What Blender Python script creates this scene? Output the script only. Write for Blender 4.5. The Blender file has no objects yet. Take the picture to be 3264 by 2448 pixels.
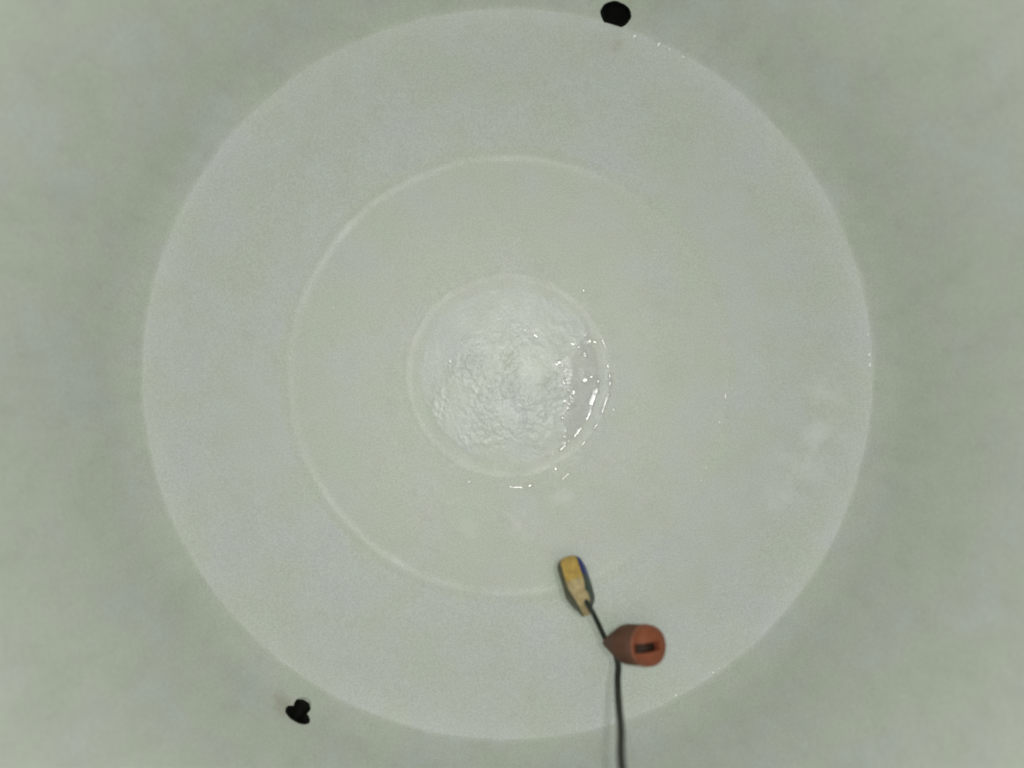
import bpy, bmesh, math, random
from mathutils import Vector, Matrix, noise

S = bpy.context.scene
C = S.collection
random.seed(7)
R = math.radians

# ------------------------------------------------------------------ camera
H = 1.28                                   # camera height above the tank floor (m)
F = 1676.0                                 # focal length in the units of px() below
cam = bpy.data.cameras.new('camera'); co = bpy.data.objects.new('camera', cam); C.objects.link(co)
cam.sensor_width = 36.0; cam.lens = 27.27
cam.clip_start = 0.01; cam.clip_end = 50
co.location = (0, 0, H)
co.rotation_euler = (-0.0105, -0.0048, 0)
cam.dof.use_dof = True; cam.dof.focus_distance = 1.48; cam.dof.aperture_fstop = 1.65
S.camera = co

# ------------------------------------------------------------------ world, lamps, exposure
w = bpy.data.worlds.new('World'); S.world = w; w.use_nodes = True
w.node_tree.nodes['Background'].inputs[0].default_value = (0.85, 1.0, 0.93, 1)
w.node_tree.nodes['Background'].inputs[1].default_value = 0.02

def lamp(name, kind, loc, energy, col, **kw):
    l = bpy.data.lights.new(name, kind); l.energy = energy; l.color = col
    for k, v in kw.items(): setattr(l, k, v)
    o = bpy.data.objects.new(name, l); C.objects.link(o); o.location = loc
    return o
# dim daylight falling in through the open top of the tank
hl = lamp('hatch_light', 'AREA', (0.02, 0.02, 1.62), 5.45, (1.0, 0.992, 0.965), shape='DISK', size=0.44)
hl.rotation_euler = Vector((-0.24, -0.58, -1)).to_track_quat('-Z', 'Y').to_euler()
# the telephone's flash, right beside its lens
lamp('phone_flash', 'POINT', (0.045, 0.006, H + 0.005), 8.2, (1.0, 0.985, 0.95), shadow_soft_size=0.011)

S.view_settings.view_transform = 'Standard'
S.view_settings.look = 'None'
S.view_settings.exposure = 0.0
S.view_settings.gamma = 1.0
S.cycles.use_denoising = True
S.cycles.max_bounces = 8
S.cycles.diffuse_bounces = 6
S.cycles.glossy_bounces = 3
S.cycles.transparent_max_bounces = 8
S.cycles.use_adaptive_sampling = True
S.cycles.adaptive_threshold = 0.03
S.cycles.sample_clamp_indirect = 4.0

# ------------------------------------------------------------------ helpers
def lin(r, g, b):
    f = lambda c: (c/255/12.92 if c <= 10.3 else ((c/255+0.055)/1.055)**2.4)
    return (f(r), f(g), f(b), 1)
def img(u, v, d):
    """point at distance d below the camera plane that the photograph shows at u, v (3264 wide)"""
    u, v = u*2212/3264, v*2212/3264
    return Vector(((u-1098)/F*d, -(v-812)/F*d, H-d))
def smooth(a, b, x):
    t = max(0, min(1, (x-a)/(b-a))); return t*t*(3-2*t)
def tag(o, label=None, cat=None, group=None, kind=None):
    if label: o['label'] = label
    if cat: o['category'] = cat
    if group: o['group'] = group
    if kind: o['kind'] = kind
    return o
def empty(name, loc=(0, 0, 0)):
    o = bpy.data.objects.new(name, None); C.objects.link(o); o.location = loc; o.empty_display_size = 0.02
    return o
def mesh_obj(name, verts, faces, mat, parent=None, smooth_shade=True):
    m = bpy.data.meshes.new(name); m.from_pydata([tuple(v) for v in verts], [], faces); m.validate()
    bm = bmesh.new(); bm.from_mesh(m); bmesh.ops.recalc_face_normals(bm, faces=bm.faces); bm.to_mesh(m); bm.free()
    return link(name, m, mat, parent, smooth_shade)
def link(name, m, mat, parent=None, smooth_shade=True):
    m.materials.clear(); m.materials.append(mat)
    for p in m.polygons: p.use_smooth = smooth_shade
    o = bpy.data.objects.new(name, m); C.objects.link(o)
    if parent:
        o.parent = parent
        o.matrix_parent_inverse = Matrix.Translation(parent.location).inverted() if parent.rotation_euler[:] == (0, 0, 0) else parent.matrix_basis.inverted()
    return o
def frame(origin, z, x):
    z = z.normalized(); x = (x - z*x.dot(z)).normalized(); y = z.cross(x)
    M = Matrix((x, y, z)).transposed().to_4x4(); M.translation = origin
    return M
def tube(name, pts, rad, mat, parent=None, n=14, caps=True):
    """smooth tube through pts (Catmull-Rom); rad may be a number or a list"""
    P = [Vector(p) for p in pts]; rs = rad if isinstance(rad, list) else [rad]*len(P)
    Q, RR = [], []
    for i in range(len(P)-1):
        p0, p1, p2, p3 = P[max(i-1, 0)], P[i], P[i+1], P[min(i+2, len(P)-1)]
        for k in range(8):
            t = k/8
            Q.append(0.5*((2*p1)+(p2-p0)*t+(2*p0-5*p1+4*p2-p3)*t*t+(3*p1-p0-3*p2+p3)*t**3)); RR.append(rs[i]*(1-t)+rs[i+1]*t)
    Q.append(P[-1]); RR.append(rs[-1])
    vs, fs = [], []
    ref = Vector((0.3, 1, 0.2))
    for i, q in enumerate(Q):
        t = (Q[min(i+1, len(Q)-1)]-Q[max(i-1, 0)]).normalized()
        a = (ref - t*ref.dot(t)).normalized(); ref = a; b = t.cross(a)
        for k in range(n):
            an = 2*math.pi*k/n; vs.append(q+(a*math.cos(an)+b*math.sin(an))*RR[i])
    for i in range(len(Q)-1):
        for k in range(n):
            fs.append((i*n+k, i*n+(k+1) % n, (i+1)*n+(k+1) % n, (i+1)*n+k))
    if caps:
        fs.append(tuple(range(n))[::-1]); fs.append(tuple((len(Q)-1)*n+k for k in range(n)))
    return mesh_obj(name, vs, fs, mat, parent)
def lathe(name, prof, M, mat, parent=None, n=48, jitter=0.0):
    vs, fs = [], []
    for r, z in prof:
        for k in range(n):
            a = 2*math.pi*k/n; vs.append(M @ Vector((r*math.cos(a), r*math.sin(a), z)))
    for i in range(len(prof)-1):
        for k in range(n):
            fs.append((i*n+k, i*n+(k+1) % n, (i+1)*n+(k+1) % n, (i+1)*n+k))
    if prof[0][0] > 1e-6: fs.append(tuple(range(n))[::-1])
    if prof[-1][0] > 1e-6: fs.append(tuple((len(prof)-1)*n+k for k in range(n)))
    o = mesh_obj(name, vs, fs, mat, parent)
    bm = bmesh.new(); bm.from_mesh(o.data); bmesh.ops.remove_doubles(bm, verts=bm.verts, dist=1e-6)
    bmesh.ops.recalc_face_normals(bm, faces=bm.faces); bm.to_mesh(o.data); bm.free()
    return o
def boolean(target, cutter):
    md = target.modifiers.new('cut', 'BOOLEAN'); md.object = cutter; md.operation = 'DIFFERENCE'; md.solver = 'EXACT'
    dg = bpy.context.evaluated_depsgraph_get(); dg.update()
    m = bpy.data.meshes.new_from_object(target.evaluated_get(dg))
    target.modifiers.clear(); old = target.data; nm = old.name; target.data = m; bpy.data.meshes.remove(old); m.name = nm
    bpy.data.objects.remove(cutter)

# ------------------------------------------------------------------ materials
def mat(name, col, rough=0.5, spec=0.5):
    m = bpy.data.materials.new(name); m.use_nodes = True
    b = m.node_tree.nodes['Principled BSDF']
    b.inputs['Base Color'].default_value = col; b.inputs['Roughness'].default_value = rough
    b.inputs['Specular IOR Level'].default_value = spec
    return m, m.node_tree, b
def nd(t, typ, **kw):
    n = t.nodes.new(typ)
    for k, v in kw.items():
        if k in n.inputs.keys(): n.inputs[k].default_value = v
        else: setattr(n, k, v)
    return n
def ramp(t, fac, stops):
    r = t.nodes.new('ShaderNodeValToRGB'); e = r.color_ramp.elements
    while len(e) < len(stops): e.new(0.5)
    for k, (p, c) in enumerate(stops): e[k].position = p; e[k].color = c
    t.links.new(fac, r.inputs[0]); return r
def mixc(t, fac, a, b, mode='MIX'):
    n = t.nodes.new('ShaderNodeMix'); n.data_type = 'RGBA'; n.blend_type = mode
    for s, v in ((n.inputs[0], fac), (n.inputs[6], a), (n.inputs[7], b)):
        if hasattr(v, 'node'): t.links.new(v, s)
        else: s.default_value = v
    return n.outputs[2]

def plastic(name, streaks, ro=(0.36, 0.50), bs=0.10, tint=(1, 1, 1), marks=()):
    """milky, slightly dusty moulded plastic of the tank"""
    m, t, b = mat(name, (0.7, 0.7, 0.7, 1), 0.42, 0.42)
    tc = nd(t, 'ShaderNodeTexCoord'); o = tc.outputs['Object']
    # broad cloudy tint: greenish to bluish
    n1 = nd(t, 'ShaderNodeTexNoise', Scale=9.0, Detail=2.0, Roughness=0.6); t.links.new(o, n1.inputs['Vector'])
    c = ramp(t, n1.outputs[0], [(0.34, (0.648, 0.690, 0.615, 1)), (0.50, (0.665, 0.695, 0.645, 1)), (0.66, (0.668, 0.690, 0.678, 1))]).outputs[0]
    c = mixc(t, 1.0, c, tuple(tint)+(1,), 'MULTIPLY')
    # patches of dust film
    n2 = nd(t, 'ShaderNodeTexNoise', Scale=24.0, Detail=3.0, Roughness=0.65); t.links.new(o, n2.inputs['Vector'])
    c = mixc(t, ramp(t, n2.outputs[0], [(0.50, (0, 0, 0, 1)), (0.80, (0.35, 0.35, 0.35, 1))]).outputs[0], c, (0.60, 0.605, 0.545, 1))
    # fine grain of the moulded surface
    n3 = nd(t, 'ShaderNodeTexNoise', Scale=430.0, Detail=1.0, Roughness=0.7); t.links.new(o, n3.inputs['Vector'])
    g = ramp(t, n3.outputs[0], [(0.36, (0.90, 0.905, 0.90, 1)), (0.64, (1.09, 1.085, 1.09, 1))]).outputs[0]
    c = mixc(t, 1.0, c, g, 'MULTIPLY')
    if streaks:
        mp = nd(t, 'ShaderNodeMapping'); mp.inputs['Scale'].default_value = (1, 1, 0.38); t.links.new(o, mp.inputs['Vector'])
        n4 = nd(t, 'ShaderNodeTexNoise', Scale=17.0, Detail=2.5, Roughness=0.6); t.links.new(mp.outputs[0], n4.inputs['Vector'])
        s = ramp(t, n4.outputs[0], [(0.40, (1.0, 1.0, 1.0, 1)), (0.70, (0.955, 0.96, 0.955, 1))]).outputs[0]
        c = mixc(t, 1.0, c, s, 'MULTIPLY')
        n6 = nd(t, 'ShaderNodeTexNoise', Scale=34.0, Detail=2.0, Roughness=0.6); t.links.new(mp.outputs[0], n6.inputs['Vector'])
        c = mixc(t, 1.0, c, ramp(t, n6.outputs[0], [(0.50, (1.0, 1.0, 1.0, 1)), (0.74, (0.965, 0.967, 0.962, 1))]).outputs[0], 'MULTIPLY')
    for (x, y, z), rad, col, amt in marks:  # stains, plus painted sheen and glow
        vs = nd(t, 'ShaderNodeVectorMath', operation='DISTANCE'); t.links.new(o, vs.inputs[0]); vs.inputs[1].default_value = (x, y, z)
        ad = nd(t, 'ShaderNodeMath', operation='MULTIPLY_ADD'); t.links.new(n2.outputs[0], ad.inputs[0]); ad.inputs[1].default_value = rad*4.0; t.links.new(vs.outputs['Value'], ad.inputs[2])
        f = ramp(t, ad.outputs[0], [(rad*1.7, (amt, amt, amt, 1)), (rad*3.1, (0, 0, 0, 1))]).outputs[0]
        c = mixc(t, f, c, col)
    t.links.new(c, b.inputs['Base Color'])
    rr = ramp(t, n2.outputs[0], [(0.3, (ro[0],)*3+(1,)), (0.75, (ro[1],)*3+(1,))]).outputs[0]
    t.links.new(rr, b.inputs['Roughness'])
    bn = nd(t, 'ShaderNodeTexNoise', Scale=160.0, Detail=1.5, Roughness=0.6); t.links.new(o, bn.inputs['Vector'])
    bp = nd(t, 'ShaderNodeBump', Strength=bs, Distance=0.002); t.links.new(bn.outputs[0], bp.inputs['Height']); t.links.new(bp.outputs[0], b.inputs['Normal'])
    return m

def simple(name, col, rough=0.5, var=0.18, scale=90.0, bump=0.15, spec=0.4):
    m, t, b = mat(name, col, rough, spec)
    tc = nd(t, 'ShaderNodeTexCoord')
    n = nd(t, 'ShaderNodeTexNoise', Scale=scale, Detail=4.0, Roughness=0.6); t.links.new(tc.outputs['Object'], n.inputs['Vector'])
    g = ramp(t, n.outputs[0], [(0.3, (1-var, 1-var, 1-var, 1)), (0.7, (1+var, 1+var, 1+var, 1))]).outputs[0]
    t.links.new(mixc(t, 1.0, col, g, 'MULTIPLY'), b.inputs['Base Color'])
    bp = nd(t, 'ShaderNodeBump', Strength=bump, Distance=0.001); t.links.new(n.outputs[0], bp.inputs['Height']); t.links.new(bp.outputs[0], b.inputs['Normal'])
    return m

def water_mat(rough=0.10):
    m = bpy.data.materials.new('water'); m.use_nodes = True; t = m.node_tree
    t.nodes.remove(t.nodes['Principled BSDF']); out = t.nodes['Material Output']
    tr = nd(t, 'ShaderNodeBsdfTransparent'); tr.inputs[0].default_value = (0.991, 0.989, 0.985, 1)
    gl = nd(t, 'ShaderNodeBsdfGlossy'); gl.inputs['Roughness'].default_value = rough
    fr = nd(t, 'ShaderNodeFresnel'); fr.inputs['IOR'].default_value = 1.33
    mx = nd(t, 'ShaderNodeMixShader'); t.links.new(fr.outputs[0], mx.inputs[0]); t.links.new(tr.outputs[0], mx.inputs[1]); t.links.new(gl.outputs[0], mx.inputs[2])
    t.links.new(mx.outputs[0], out.inputs['Surface'])
    return m

# ------------------------------------------------------------------ tank wall profile (r, z) from the floor's edge upward
R0 = 0.5945; ZE = 0.0160            # edge of the floor, a little dished up
WP = [(R0, ZE)] + [(r-0.0075, z+ZE) for r, z in ((0.6037, 0.0010), (0.6055, 0.0030), (0.6072, 0.0058), (0.6092, 0.0102), (0.6124, 0.0180), (0.6162, 0.0285), (0.6200, 0.0400),
      (0.6228, 0.0530), (0.6248, 0.0680), (0.6260, 0.0850), (0.6275, 0.12), (0.6295, 0.18), (0.632, 0.26), (0.636, 0.38), (0.640, 0.52), (0.645, 0.70), (0.650, 0.90), (0.654, 1.06), (0.656, 1.15))]
def wall_at(a_img):
    """point on the wall profile that the camera sees at image radius a_img (2212-wide pixels): r, z, slope"""
    for (r0, z0), (r1, z1) in zip(WP, WP[1:]):
        a0, a1 = F*r0/(H-z0), F*r1/(H-z1)
        if a0 <= a_img <= a1:
            t = (a_img-a0)/(a1-a0); return r0+(r1-r0)*t, z0+(z1-z0)*t, math.atan2(z1-z0, r1-r0)
def wall_frame(u, v):
    """frame on the wall at photo position u, v (2212 wide): x along the wall, y up the slope, z into the tank"""
    dx, dy = u-1098, -(v-812); a = math.hypot(dx, dy); r, z, s = wall_at(a)
    e = Vector((dx/a, dy/a, 0)); nrm = Vector((-math.sin(s)*e.x, -math.sin(s)*e.y, math.cos(s)))
    tan = Vector((e.y, -e.x, 0))
    return frame(Vector((e.x*r, e.y*r, z)), nrm, tan)
MH1 = wall_frame(1329, 33)
MH2 = wall_frame(641, 1548)
def rel(M, x, y): return tuple(M @ Vector((x, y, 0)))
STAINS_GLOW = [(rel(MH1, 0.0, 0.034), 0.022, (0.55, 0.54, 0.36, 1), 0.55),  # yellowish light above the upper hole, painted into the colour
          (rel(MH1, -0.004, -0.045), 0.014, (0.42, 0.40, 0.33, 1), 0.35),
          (rel(MH1, 0.012, -0.030), 0.016, (0.50, 0.47, 0.40, 1), 0.30),
          (rel(MH2, 0.026, -0.004), 0.020, (0.44, 0.38, 0.28, 1), 0.60),
          (rel(MH2, 0.0, 0.012), 0.030, (0.50, 0.48, 0.40, 1), 0.30)]

def fl(u, v):
    p = img(u*3264/2212, v*3264/2212, H-0.004); return (p.x, p.y, 0.004)
SHEEN = (0.80, 0.815, 0.80, 1); GRIME = (0.50, 0.49, 0.43, 1)
SHEEN_GRIME = [(fl(1790, 850), 0.030, SHEEN, 0.75), (fl(1775, 925), 0.034, SHEEN, 0.75), (fl(1740, 1010), 0.036, SHEEN, 0.75), (fl(1700, 1075), 0.026, SHEEN, 0.6),   # wet sheen painted as pale colour
        (fl(1330, 100), 0.014, GRIME, 0.85), (fl(1326, 84), 0.010, GRIME, 0.8), (fl(760, 1352), 0.006, GRIME, 0.3)]
SHEEN_GRIME2 = [(fl(1215, 1085), 0.020, SHEEN, 0.6), (fl(1130, 1140), 0.022, SHEEN, 0.6), (fl(1010, 1150), 0.016, SHEEN, 0.5), (fl(1185, 1195), 0.014, GRIME, 0.2), (fl(1135, 498), 0.004, GRIME, 0.4), (fl(1420, 650), 0.040, GRIME, 0.16), (fl(1450, 800), 0.045, GRIME, 0.16)]  # pale entries paint wet sheen into the base colour
M_floor = plastic('tank_plastic_floor', False, marks=SHEEN_GRIME2, tint=(1.0, 1.0, 0.985))
M_outer = plastic('tank_plastic_outer_floor', False, marks=SHEEN_GRIME, tint=(1.0, 1.0, 1.022))
M_wall = plastic('tank_plastic_wall', True, marks=STAINS_GLOW, tint=(0.985, 0.990, 0.985), ro=(0.55, 0.66))
M_center = plastic('tank_plastic_damp', False, (0.29, 0.40), 0.16, tint=(1.0, 1.005, 1.02))
M_water = water_mat()

# ------------------------------------------------------------------ tank floor: height field over r, angle
RC = Vector((-0.0137, -0.0290))            # middle of the rough patch
def N(x, y, s, seed=0.0): return noise.noise(Vector((x*s+seed, y*s-seed*0.7, seed*1.3)))
def bump(r, c, h, s): return h*math.exp(-((r-c)/s)**2)
def floor_z(x, y):
    r = math.hypot(x, y); a = math.atan2(y, x)
    ux, uy = math.cos(a), math.sin(a)
    wob = 0.0018*N(ux, uy, 2.2, 3.1)+0.0010*N(ux, uy, 7, 1.7)+0.0006*N(ux, uy, 19, 4.7)
    k = smooth(0.02, 0.10, r)*smooth(R0, 0.560, r)
    z = ZE*max(0, (r-0.460)/(R0-0.460))**2.7 + 0.0009*N(x, y, 7.0, 0.3)*k + 0.00022*N(x, y, 26, 5.1)*smooth(R0, 0.58, r)
    # middle ring: rounded bead pressed into the floor
    lo = (0.62+0.45*N(ux, uy, 3.0, 8.8))*(1-0.72*smooth(-0.1, 0.75, ux))
    z += bump(r, 0.3640+wob, 0.0024*lo, 0.0080)
    z += 0.0012*smooth(0.345, 0.376, r)*smooth(R0, 0.50, r)*lo
    z += bump(r, 0.3095+wob, 0.00055*max(0, 0.4+1.3*N(ux, uy, 5, 2.2)), 0.0016)
    # inner ring: flat-topped ridge
    hh = 0.0017*(0.80+0.9*N(ux, uy, 5, 6.0))
    z += hh*0.62*smooth(0.1575+wob, 0.1690+wob, r)*(1-smooth(0.170+wob, 0.215, r))
    z += 0.00025*smooth(0.144+wob, 0.150+wob, r)*(1-smooth(0.151, 0.20, r))*smooth(-0.3, 0.6, ux)
    z += bump(r, 0.1670+wob, 0.0004*(1-0.5*smooth(0.1, 0.8, ux)), 0.0050)
    # rough, pitted patch inside the inner ring
    d = math.hypot(x-RC.x, y-RC.y) + 0.042*N(x, y, 17, 9.0)+0.010*N(x, y, 60, 3.0)
    m = (1-smooth(0.086, 0.128, d))*(1-smooth(0.138, 0.150, r))
    if m > 0:
        z += 1.45*m*(0.00034*N(x, y, 95, 4.0)+0.00024*N(x, y, 190, 2.0)+0.00016*N(x, y, 320, 5.0)+0.0003*abs(N(x, y, 60, 7.7)))*(0.25+1.35*smooth(-0.3, 0.4, N(x, y, 22, 0.9)))
        z += 0.0006*m
    # a few shallow scabs across the rest of the disc
    m2 = (1-smooth(0.140, 0.152, r))*(1-m)
    z += m2*0.00012*max(0, N(x, y, 70, 1.2)-0.05)*4*smooth(-0.1, 0.3, N(x, y, 16, 3.3))
    # light scarring outside the inner ring, lower right
    m3 = smooth(0.172, 0.180, r)*(1-smooth(0.235, 0.27, r))*smooth(-0.1, -0.8, uy)
    z += m3*0.0012*max(0, N(x, y, 60, 6.5)-0.32)
    return z
def rows(a, b, step): 
    n = max(2, round((b-a)/step)); return [a+(b-a)*i/n for i in range(n+1)]
tank = tag(empty('water_tank'), 'milky white plastic water tank with ringed round floor seen from above', 'tank')
def annulus(name, rr, seg, mt=None):
    vs, fs = [], []; inner = rr[0] < 1e-6
    if inner: rr = rr[1:]; vs.append((0, 0, floor_z(0, 0)))
    o = len(vs)
    for r in rr:
        for k in range(seg):
            a = 2*math.pi*k/seg; x, y = r*math.cos(a), r*math.sin(a)
            vs.append((x, y, floor_z(x, y) if r < R0-1e-4 else ZE))
    for i in range(len(rr)-1):
        for k in range(seg): fs.append((o+i*seg+k, o+i*seg+(k+1) % seg, o+(i+1)*seg+(k+1) % seg, o+(i+1)*seg+k))
    if inner:
        for k in range(seg): fs.append((0, o+k, o+(k+1) % seg))
    m = bpy.data.meshes.new(name); m.from_pydata(vs, [], fs); m.validate()
    bm = bmesh.new(); bm.from_mesh(m); bmesh.ops.recalc_face_normals(bm, faces=bm.faces)
    if sum(f.normal.z for f in list(bm.faces)[:50]) < 0: bmesh.ops.reverse_faces(bm, faces=bm.faces)
    bm.to_mesh(m); bm.free()
    return link(name, m, mt or M_floor, tank)
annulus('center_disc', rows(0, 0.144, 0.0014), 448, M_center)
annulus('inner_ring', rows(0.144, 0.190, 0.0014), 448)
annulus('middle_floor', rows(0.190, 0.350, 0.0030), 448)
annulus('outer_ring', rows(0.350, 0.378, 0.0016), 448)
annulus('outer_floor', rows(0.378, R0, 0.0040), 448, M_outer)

# ------------------------------------------------------------------ tank wall: closed shell with two drilled holes
def wall_shell():
    seg = 256; T = 0.006
    inner = []
    for (r0, z0), (r1, z1) in zip(WP, WP[1:]):
        n = max(1, round(math.hypot(r1-r0, z1-z0)/0.02))
        inner += [(r0+(r1-r0)*i/n, z0+(z1-z0)*i/n) for i in range(n)]
    inner.append(WP[-1])
    outer = [(WP[-1][0]+T, WP[-1][1])] + [(r+T, z) for r, z in reversed(inner[1:-1:3]) if z > 0.02] + [(R0+T+0.008, -T), (R0, -T)]
    prof = inner+outer; ni = len(inner)
    vs, fs = [], []
    for i, (r, z) in enumerate(prof):
        for k in range(seg):
            a = 2*math.pi*k/seg; x, y = math.cos(a), math.sin(a); q = r
            if i < ni:
                f = smooth(0.02, 0.12, z)
                q += f*(0.0022*noise.noise(Vector((x*3, y*3, z*2.0)))+0.0010*noise.noise(Vector((x*9, y*9, z*5))))
            vs.append((x*q, y*q, z))
    m = len(prof)
    for i in range(m):
        j = (i+1) % m
        for k in range(seg): fs.append((i*seg+k, i*seg+(k+1) % seg, j*seg+(k+1) % seg, j*seg+k))
    return mesh_obj('wall', vs, fs, M_wall, tank)
wall = wall_shell()

def outline_round(rx, ry, seed, n=72, jag=0.07):
    out = []
    for k in range(n):
        a = 2*math.pi*k/n; c, s = math.cos(a), math.sin(a)
        f = 1+jag*noise.noise(Vector((c*2.1+seed, s*2.1, seed)))+jag*0.5*noise.noise(Vector((c*7+seed, s*7, seed)))
        out.append((rx*c*f, ry*s*f))
    return out
def outline_keyhole(n=96):
    """wide main bore with a smaller bore overlapping it on the floor side"""
    ox, oy = 0.0, -0.0140
    def ray(c, s, cx, cy, rx, ry):
        px, py = (ox-cx)/rx, (oy-cy)/ry; dx, dy = c/rx, s/ry
        A = dx*dx+dy*dy; B = px*dx+py*dy; D = B*B-A*(px*px+py*py-1)
        return (-B+math.sqrt(D))/A if D > 0 else 0
    out = []
    for k in range(n):
        a = 2*math.pi*k/n; c, s = math.cos(a), math.sin(a)
        d = max(ray(c, s, 0, 0, 0.0215, 0.0175), ray(c, s, 0.0012, -0.0255, 0.0140, 0.0185))
        d *= 1+0.03*noise.noise(Vector((c*9, s*9, 1.2)))+0.05*noise.noise(Vector((c*3, s*3, 4.2)))
        out.append((ox+c*d, oy+s*d))
    return out
def prism(name, M, pts, z0, z1, mt):
    n = len(pts); vs = [M @ Vector((x, y, z)) for z in (z0, z1) for x, y in pts]
    fs = [(k, (k+1) % n, n+(k+1) % n, n+k) for k in range(n)] + [tuple(range(n))[::-1], tuple(range(n, 2*n))]
    return mesh_obj(name, vs, fs, mt, None, False)
M_black = simple('black_pipe_rubber', (0.010, 0.011, 0.008, 1), 0.7, 0.2, 120, 0.1, 0.15)
def outlet(M, pts, label):
    boolean(wall, prism('cutter', M, pts, -0.030, 0.030, M_black))
    cx = sum(p[0] for p in pts)/len(pts); cy = sum(p[1] for p in pts)/len(pts)
    sc = lambda f, z: [M @ Vector((cx+(x-cx)*f, cy+(y-cy)*f, z)) for x, y in pts]
    n = len(pts); rings = [sc(0.995, -0.085), sc(0.995, 0.0012), sc(0.95, 0.0018), sc(0.90, -0.0030), sc(0.88, -0.078)]
    vs = [p for r_ in rings for p in r_]; fs = []
    for i in range(len(rings)-1):
        for k in range(n): fs.append((i*n+k, i*n+(k+1) % n, (i+1)*n+(k+1) % n, (i+1)*n+k))
    fs += [tuple(range(n))[::-1], tuple((len(rings)-1)*n+k for k in range(n))]
    o = mesh_obj('pipe_outlet', vs, fs, M_black)
    tag(o, label, 'outlet', 'dark pipe outlets at the foot of the tank wall')
    return o
outlet(MH1, outline_round(0.0248, 0.0246, 1.3), 'large round black outlet hole in the tank wall at the top edge')
outlet(MH2, outline_keyhole(), 'small keyhole-shaped black outlet hole in the tank wall at lower left')

# wall normals: keep the drilled edges crisp
bm = bmesh.new(); bm.from_mesh(wall.data)
for e in bm.edges:
    if len(e.link_faces) == 2 and e.calc_face_angle(0) > 0.7: e.smooth = False
bm.to_mesh(wall.data); bm.free()

# ------------------------------------------------------------------ puddle inside the inner ring, right side
def puddle():
    vs, fs = [], []; nt, nr = 150, 26
    for i in range(nt+1):
        t = i/nt; a = R(-70 + 101*t)
        e = math.sin(math.pi*t)**0.45
        rout = 0.1500+0.0015*N(math.cos(a), math.sin(a), 6, 2.0)
        deg = math.degrees(a); PR = [(-72, 0.149), (-60, 0.146), (-50, 0.134), (-35, 0.113), (-24, 0.104), (-14, 0.100), (-7, 0.086), (2, 0.094), (9, 0.084), (15, 0.080), (20, 0.104), (26, 0.138), (32, 0.149)]
        for (d0, q0), (d1, q1) in zip(PR, PR[1:]):
            if d0 <= deg <= d1: rin = q0+(q1-q0)*(deg-d0)/(d1-d0)
        e = smooth(0, 0.12, t)*smooth(1, 0.88, t)
        rin += e*(0.012*N(t*9, 0.3, 3.1, 1.0)+0.009*N(t*9, 0.7, 9.0, 2.0))
        rin = min(rin, rout-0.002)
        for j in range(nr+1):
            s = j/nr; r = rin+(rout-rin)*s; x, y = r*math.cos(a), r*math.sin(a)
            din, dout = r-rin, rout-r
            brk = smooth(-0.25, 0.35, N(t*7, 0.2, 3.3, 4.4)+0.6*N(t*7, 0.9, 11, 1.1))
            h = (0.00028+0.0005*brk)*(1-math.exp(-din/0.0030)) + 0.00095*brk*math.exp(-dout/0.0035)*smooth(0, 0.004, din)
            h *= smooth(0, 0.05, t)*smooth(1, 0.95, t)
            h += 0.00010*N(x, y, 90, 3.0)*smooth(0, 0.004, din)
            base = 0.0004+0.5*floor_z(x, y) if dout > 0.004 else floor_z(x, y)
            vs.append((x, y, max(floor_z(x, y)+0.00002, 0.0004+h) if j < nr else floor_z(x, y)+0.00005))
    for i in range(nt):
        for j in range(nr): fs.append((i*(nr+1)+j, i*(nr+1)+j+1, (i+1)*(nr+1)+j+1, (i+1)*(nr+1)+j))
    o = mesh_obj('water', vs, fs, M_water)
    if o.data.polygons[len(o.data.polygons)//2].normal.z < 0: o.data.flip_normals()
    tag(o, 'shallow puddle of clear water along the right of the inner ring', None, None, 'structure')
puddle()

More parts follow.
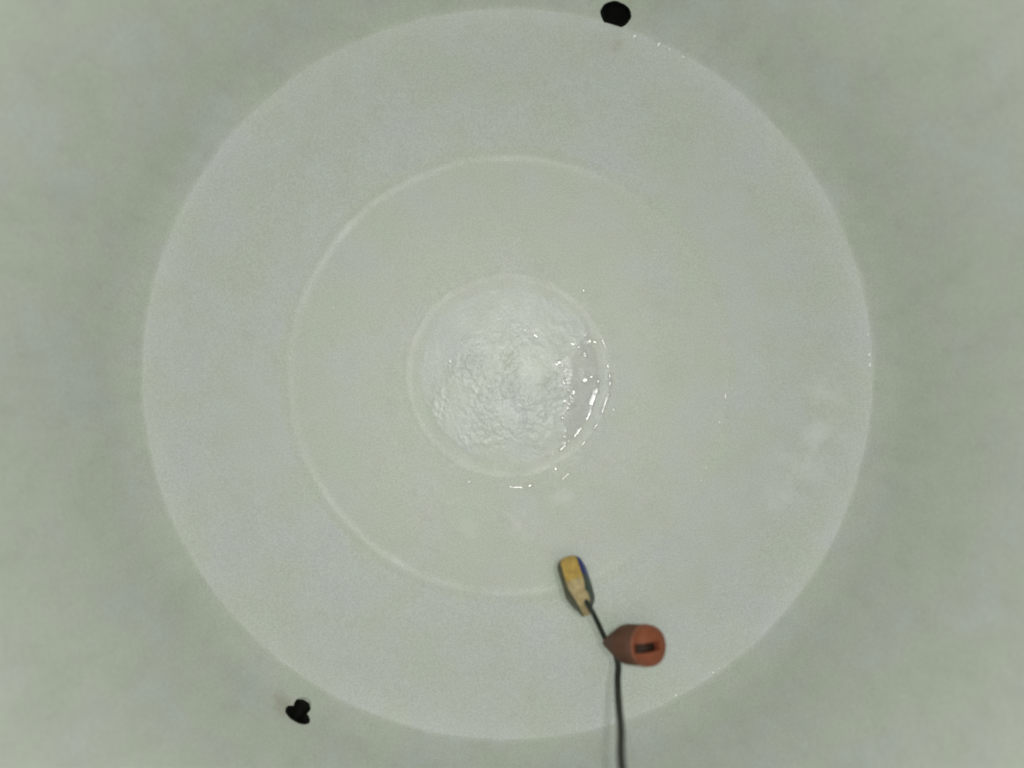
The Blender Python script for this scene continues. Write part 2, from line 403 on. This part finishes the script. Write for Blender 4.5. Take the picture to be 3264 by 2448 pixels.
# beads of water left along the rings (uncountable: one mass)
BEADS = [  # photo u, v of the two ends, half width in mm
 (1781,1150,1784,1160,2.6),(1792,1214,1804,1224,2.2),(1829,1243,1829,1258,2.2),(1858,1216,1871,1208,3.6),(1883,1203,1888,1200,2.2),(1906,1210,1906,1222,2.2),
 (1901,1237,1883,1289,3.4),(1884,1306,1868,1339,2.6),(1853,1362,1829,1395,2.5),(1803,1418,1784,1437,2.3),(1941,1256,1916,1315,2.6),(1903,1350,1891,1369,2.2),
 (1867,1405,1852,1421,2.0),(1943,1216,1946,1232,2.6),(1944,1192,1944,1203,2.2),(1935,1163,1938,1172,2.0),(1920,1082,1927,1108,2.0),(1888,1090,1903,1091,1.6),
 (1862,1122,1867,1140,2.2),(1957,1300,1955,1309,1.6),(1771,1492,1773,1499,1.9),(1683,1552,1696,1545,2.0),(1621,1552,1668,1555,1.3),(1815,1508,1790,1531,1.5),
 (1721,1567,1727,1562,1.4),(1358,1736,1381,1752,1.4),(1400,1757,1405,1760,1.4),(1641,1683,1650,1681,1.4),(1664,1679,1680,1672,1.3),(1717,1709,1724,1706,1.4),(1496,1532,1496,1540,1.4),
 (1070,972,1062,990,1.7),(1494,622,1500,618,1.3),(1590,611,1612,610,1.2),(2314,1250,2312,1275,1.5),(2295,1340,2293,1354,1.4),(2283,1395,2281,1410,1.5),
 (2257,1481,2249,1502,1.1),(2242,1516,2231,1541,1.0),(2773,1060,2774,1068,2.0),(2774,1120,2774,1140,1.3),(2775,1152,2775,1173,1.4),(2010,131,2024,133,2.2),(2096,139,2100,150,2.6),(2127,162,2133,167,1.8),
 (2165,184,2180,192,1.5),(2286,2157,2280,2161,1.8),(2300,2148,2306,2144,1.4),(2165,2227,2158,2231,1.8),(1718,2363,1722,2363,1.6),(1430,2366,1434,2366,1.5),(1605,2368,1609,2368,1.3),
 (1738,895,1741,897,1.4),(1705,890,1708,893,1.2),(1858,925,1862,929,1.6),(1818,1094,1834,1100,1.4),(1840,1104,1850,1108,1.3),(1700,1065,1716,1078,1.5),(1672,1050,1678,1054,1.4),
 (1790,1330,1793,1336,1.6),(1806,1300,1811,1306,1.5),(1797,1276,1802,1280,1.5),(1812,1290,1818,1285,1.3),(1640,1044,1646,1048,1.3),(1430,1150,1440,1154,1.5),(1471,1090,1475,1094,1.2)]
def beads():
    vs, fs = [], []; rnd = random.Random(5)
    for u0, v0, u1, v1, hw in BEADS:
        p, q = img(u0, v0, H), img(u1, v1, H)
        if math.hypot(*((p+q)/2).xy) > 0.586:      # beads on the curve where floor meets wall
            for e in (p, q): e.xy = e.xy.normalized()*min(e.xy.length, 0.5910)
        d = (q-p); L = d.length; d = d.normalized() if L > 1e-5 else Vector((1, 0, 0)); s = Vector((-d.y, d.x, 0))
        hw *= 0.0014; n = max(6, int(L/0.0015)); m = 8; o = len(vs); hl = L/2+hw*0.9; mid = (p+q)/2
        ph = rnd.uniform(0, 50)
        # skin shaped to slope towards the tank's middle, so the bead glints in the flash
        g = Vector((0.02-mid.x, -mid.y, 0)); need = g.length/H; g.normalize(); out = -g
        e = 0.004; loc = (floor_z(*(mid+out*e).xy)-floor_z(*(mid-out*e).xy))/(2*e)
        tl = max(0.0, need-loc); ext = abs(d.dot(out))*hl+abs(s.dot(out))*hw
        cols = [-1.12]+[-1+2*j/m for j in range(m+1)]+[1.12]
        for i in range(n+1):
            t = -1+2*i/n; wd = hw*math.sqrt(max(0.0, 1-abs(t)**5))*(1+0.5*noise.noise(Vector((t*3+ph, ph, 0))))+1e-5
            off = hw*0.35*noise.noise(Vector((t*2, ph, 5)))
            for k in cols:
                P = mid+d*(t*hl)+s*(off+k*wd); zb = floor_z(P.x, P.y)
                h = tl*max(0, (P-mid).dot(out)+ext) + wd*0.045*(1-k*k) + 0.00003
                if abs(k) > 1 or i in (0, n): h = -0.0001
                vs.append((P.x, P.y, zb+h))
        mm = len(cols)
        for i in range(n):
            for j in range(mm-1): fs.append((o+i*mm+j, o+i*mm+j+1, o+(i+1)*mm+j+1, o+(i+1)*mm+j))
    o = mesh_obj('water_droplets', vs, fs, M_bead)
    o.data.materials.append(M_bead_dry)
    for p in o.data.polygons: p.material_index = 1 if p.center.xy.length > 0.19 else 0
    tag(o, 'glinting beads of water left along the floor rings', None, None, 'stuff')
M_bead_dry = water_mat(0.20); M_bead_dry.name = 'drying_bead'; M_bead_dry.node_tree.nodes['Transparent BSDF'].inputs[0].default_value = (0.985, 0.985, 0.98, 1)
M_bead = water_mat(0.15); M_bead.name = 'water_bead'; M_bead.node_tree.nodes['Fresnel'].inputs['IOR'].default_value = 1.42; M_bead.node_tree.nodes['Transparent BSDF'].inputs[0].default_value = (0.98, 0.98, 0.975, 1)
beads()

# ------------------------------------------------------------------ float switch hanging on its cable
M_yel = simple('yellow_float_plastic', lin(196, 162, 88), 0.5, 0.22, 110)
M_cream = simple('cream_float_plastic', lin(184, 164, 122), 0.55, 0.24, 110)
M_olive_shade = simple('shaded_olive_float_plastic', lin(84, 84, 66), 0.5, 0.15, 60)  # shade on the float's left side, put into its colour
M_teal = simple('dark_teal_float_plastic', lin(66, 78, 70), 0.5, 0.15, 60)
M_blue = simple('blue_label_print', lin(28, 44, 122), 0.4, 0.10, 60)
M_cable = simple('black_rubber_cable', lin(34, 40, 34), 0.55, 0.2, 200, 0.2)
P1, P2 = img(1864, 1948, 1.075), img(1815, 1789, 1.135)          # cable end, far end of the float
fax = (P2-P1).normalized(); FL = (P2-P1).length
MF = frame(P1, fax, Vector((1, 0.33, 0.10)))                      # x: across (thickness), y: depth, z: along
sw = empty('float_switch', P1)
tag(sw, 'yellow and cream float switch with blue side label on black cable', 'float switch')
HT, HD = 0.0205, 0.031        # half thickness, half depth of the float
def section(z):
    """half extents of the float at z in 0..1 along its length"""
    f = math.sqrt(max(0.0, 1-max(0, (z-0.72)/0.28)**2))*0.96+0.04
    g = 0.42+0.58*smooth(-0.02, 0.34, z)
    return HT*f*g, HD*f*(0.55+0.45*smooth(-0.02, 0.30, z))
def shell(name, x0, x1, z0, z1, mt, grow=1.0, parent=None):
    """slab of the float between thickness fractions x0..x1 and length fractions z0..z1"""
    nz, na = 22, 36; vs, fs = [], []
    xs = [x0+(x1-x0)*i/4 for i in range(5)]
    for i in range(nz+1):
        z = z0+(z1-z0)*i/nz; hx, hd = section(z); ring = []
        for x in xs:
            y = hd*grow*(1-abs(x)**3.2)**(1/3.2) if abs(x) < 1 else 0.0
            ring.append((hx*x*grow, y))
        ring += [(a, -b) for a, b in reversed(ring)]
        for a, b in ring: vs.append(MF @ Vector((a, b, z*FL)))
    n = 10
    for i in range(nz):
        for k in range(n): fs.append((i*n+k, i*n+(k+1) % n, (i+1)*n+(k+1) % n, (i+1)*n+k))
    fs += [tuple(range(n))[::-1], tuple(nz*n+k for k in range(n))]
    o = mesh_obj(name, vs, fs, mt, parent or sw)
    bm = bmesh.new(); bm.from_mesh(o.data); bmesh.ops.remove_doubles(bm, verts=bm.verts, dist=1e-5); bmesh.ops.recalc_face_normals(bm, faces=bm.faces)
    for e in bm.edges:
        if len(e.link_faces) == 2 and e.calc_face_angle(0) > 0.9: e.smooth = False
    bm.to_mesh(o.data); bm.free()
    return o
# which local y faces the camera
YS = 1 if (MF.to_3x3() @ Vector((0, 1, 0))).z > 0 else -1
tag(shell('float_band', -0.52, 0.66, 0.40, 1.0, M_yel), 'yellow middle band')
tag(shell('float_band', -0.52, 0.66, 0.0, 0.395, M_cream), 'cream lower band by the cable')
left = tag(shell('float_shell', -1.0, -0.53, 0.0, 0.99, M_olive_shade), 'olive grey side shell with painted shade')
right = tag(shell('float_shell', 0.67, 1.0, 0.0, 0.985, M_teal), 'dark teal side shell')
tag(shell('side_label', 0.70, 1.0, 0.48, 0.84, M_blue, 1.02, right), 'blue printed label')
# gland where the cable enters
E0 = MF @ Vector((0.004, YS*0.018, 0.012))
gland_dir = (img(1929, 2033, 1.03)-E0).normalized()
lathe('cable_gland', [(0, -0.014), (0.0095, -0.014), (0.0095, 0.002), (0.0078, 0.008), (0.0060, 0.013), (0, 0.013)],
      frame(E0, gland_dir, Vector((0, 0, 1))), M_cream, sw, 24)

# ------------------------------------------------------------------ counterweight on the cable
WC = img(2097, 2064, 1.00)                                        # middle of its front face
wax = Vector((math.sin(R(38)), 0.22, math.cos(R(38)))).normalized()  # the way the front face looks
MW = frame(WC, wax, Vector((1, 0, -0.6)))
cw = empty('counterweight', WC)
tag(cw, 'terracotta drum weight with cable slot and dark tapered back', 'weight')
M_terra = simple('terracotta_plastic', lin(140, 76, 50), 0.55, 0.14, 60, 0.25)
M_rim = simple('worn_terracotta_rim', lin(146, 90, 68), 0.6, 0.14, 80, 0.25)
M_brown = simple('dark_brown_rubber', lin(94, 61, 46), 0.65, 0.2, 70, 0.25)
M_slot_fill = simple('dark_slot_fill', lin(54, 35, 24), 0.7, 0.2, 90, 0.2)
RW = 0.0264
drum = lathe('drum', [(0, 0.0), (0.008, -0.0002), (0.0150, -0.0012), (0.0205, -0.0034), (0.0242, -0.0068), (RW*0.985, -0.0115), (RW, -0.017), (RW*0.985, -0.018), (0, -0.018)], MW, M_terra, cw, 64)
lathe('rim', [(RW*0.97, -0.0185), (RW*1.02, -0.0192), (RW*1.025, -0.0212), (RW*1.0, -0.0222), (RW*0.9, -0.0222)], MW, M_rim, cw, 64)
back = lathe('back_cone', [(0, -0.0225), (RW*0.99, -0.0226), (RW*1.0, -0.040), (RW*0.99, -0.052), (RW*0.94, -0.058), (RW*0.80, -0.066), (0.0150, -0.078), (0.0095, -0.088), (0.0055, -0.096), (0, -0.098)], MW, M_brown, cw, 64)
# slot for the cable, from the middle of the face to its left edge
bx = bmesh.new(); bmesh.ops.create_cube(bx, size=1)
MS = MW @ Matrix.Translation((-0.0125, 0.0005, 0.0)) @ Matrix.Diagonal((0.036, 0.0118, 0.034, 1))
cm = bpy.data.meshes.new('cutter'); bmesh.ops.transform(bx, matrix=MS, verts=bx.verts); bx.to_mesh(cm); bx.free()
cut = bpy.data.objects.new('cutter', cm); C.objects.link(cut)
boolean(drum, cut)
bmm = bmesh.new(); bmm.from_mesh(drum.data)
for e in bmm.edges:
    if len(e.link_faces) == 2 and e.calc_face_angle(0) > 0.6: e.smooth = False
bmm.to_mesh(drum.data); bmm.free()
slot_liner = lathe('slot_liner', [(0, -0.0172), (0.0042, -0.0172), (0.0042, -0.0100), (0.0030, -0.0088), (0, -0.0088)], MW @ Matrix.Translation((-0.002, 0.0005, 0)), M_black, cw, 20)
b2 = bmesh.new(); bmesh.ops.create_cube(b2, size=1)
bmesh.ops.transform(b2, matrix=MW @ Matrix.Translation((-0.0122, 0.0005, -0.0098)) @ Matrix.Diagonal((0.0285, 0.0112, 0.0090, 1)), verts=b2.verts)
bmesh.ops.bevel(b2, geom=list(b2.edges), offset=0.0015, segments=2, affect='EDGES')
lm = bpy.data.meshes.new('slot_fill'); b2.to_mesh(lm); b2.free()
link('slot_fill', lm, M_slot_fill, cw)  # added dark filler that makes the slot read as a dark recess

# ------------------------------------------------------------------ the cable: tank rim > past the weight > float
tip = MW @ Vector((0, 0, -0.070))
A = img(1972, 2128, 1.050)
pts = [Vector((0.080, -0.735, 1.02)), Vector((0.080, -0.690, 1.15)), Vector((0.082, -0.645, 1.185)), Vector((0.086, -0.560, 1.175)), Vector((0.092, -0.470, 1.07)), Vector((0.098, -0.420, 0.90)), Vector((0.102, -0.404, 0.76)), Vector((0.107, -0.396, 0.63)),
       img(1984, 2448, 0.775), img(1981, 2331, 0.85), img(1973, 2241, 0.93), img(1970, 2173, 1.00), A,
       img(1964, 2092, 1.085), img(1946, 2060, 1.095), img(1928, 2034, 1.085), img(1905, 1985, 1.055), img(1884, 1944, 1.052), E0-gland_dir*0.004]
tube('cable', pts, [0.0045]*(len(pts)-6)+[0.0042, 0.0040, 0.0038, 0.0037, 0.0036, 0.0036], M_cable, sw, 14)
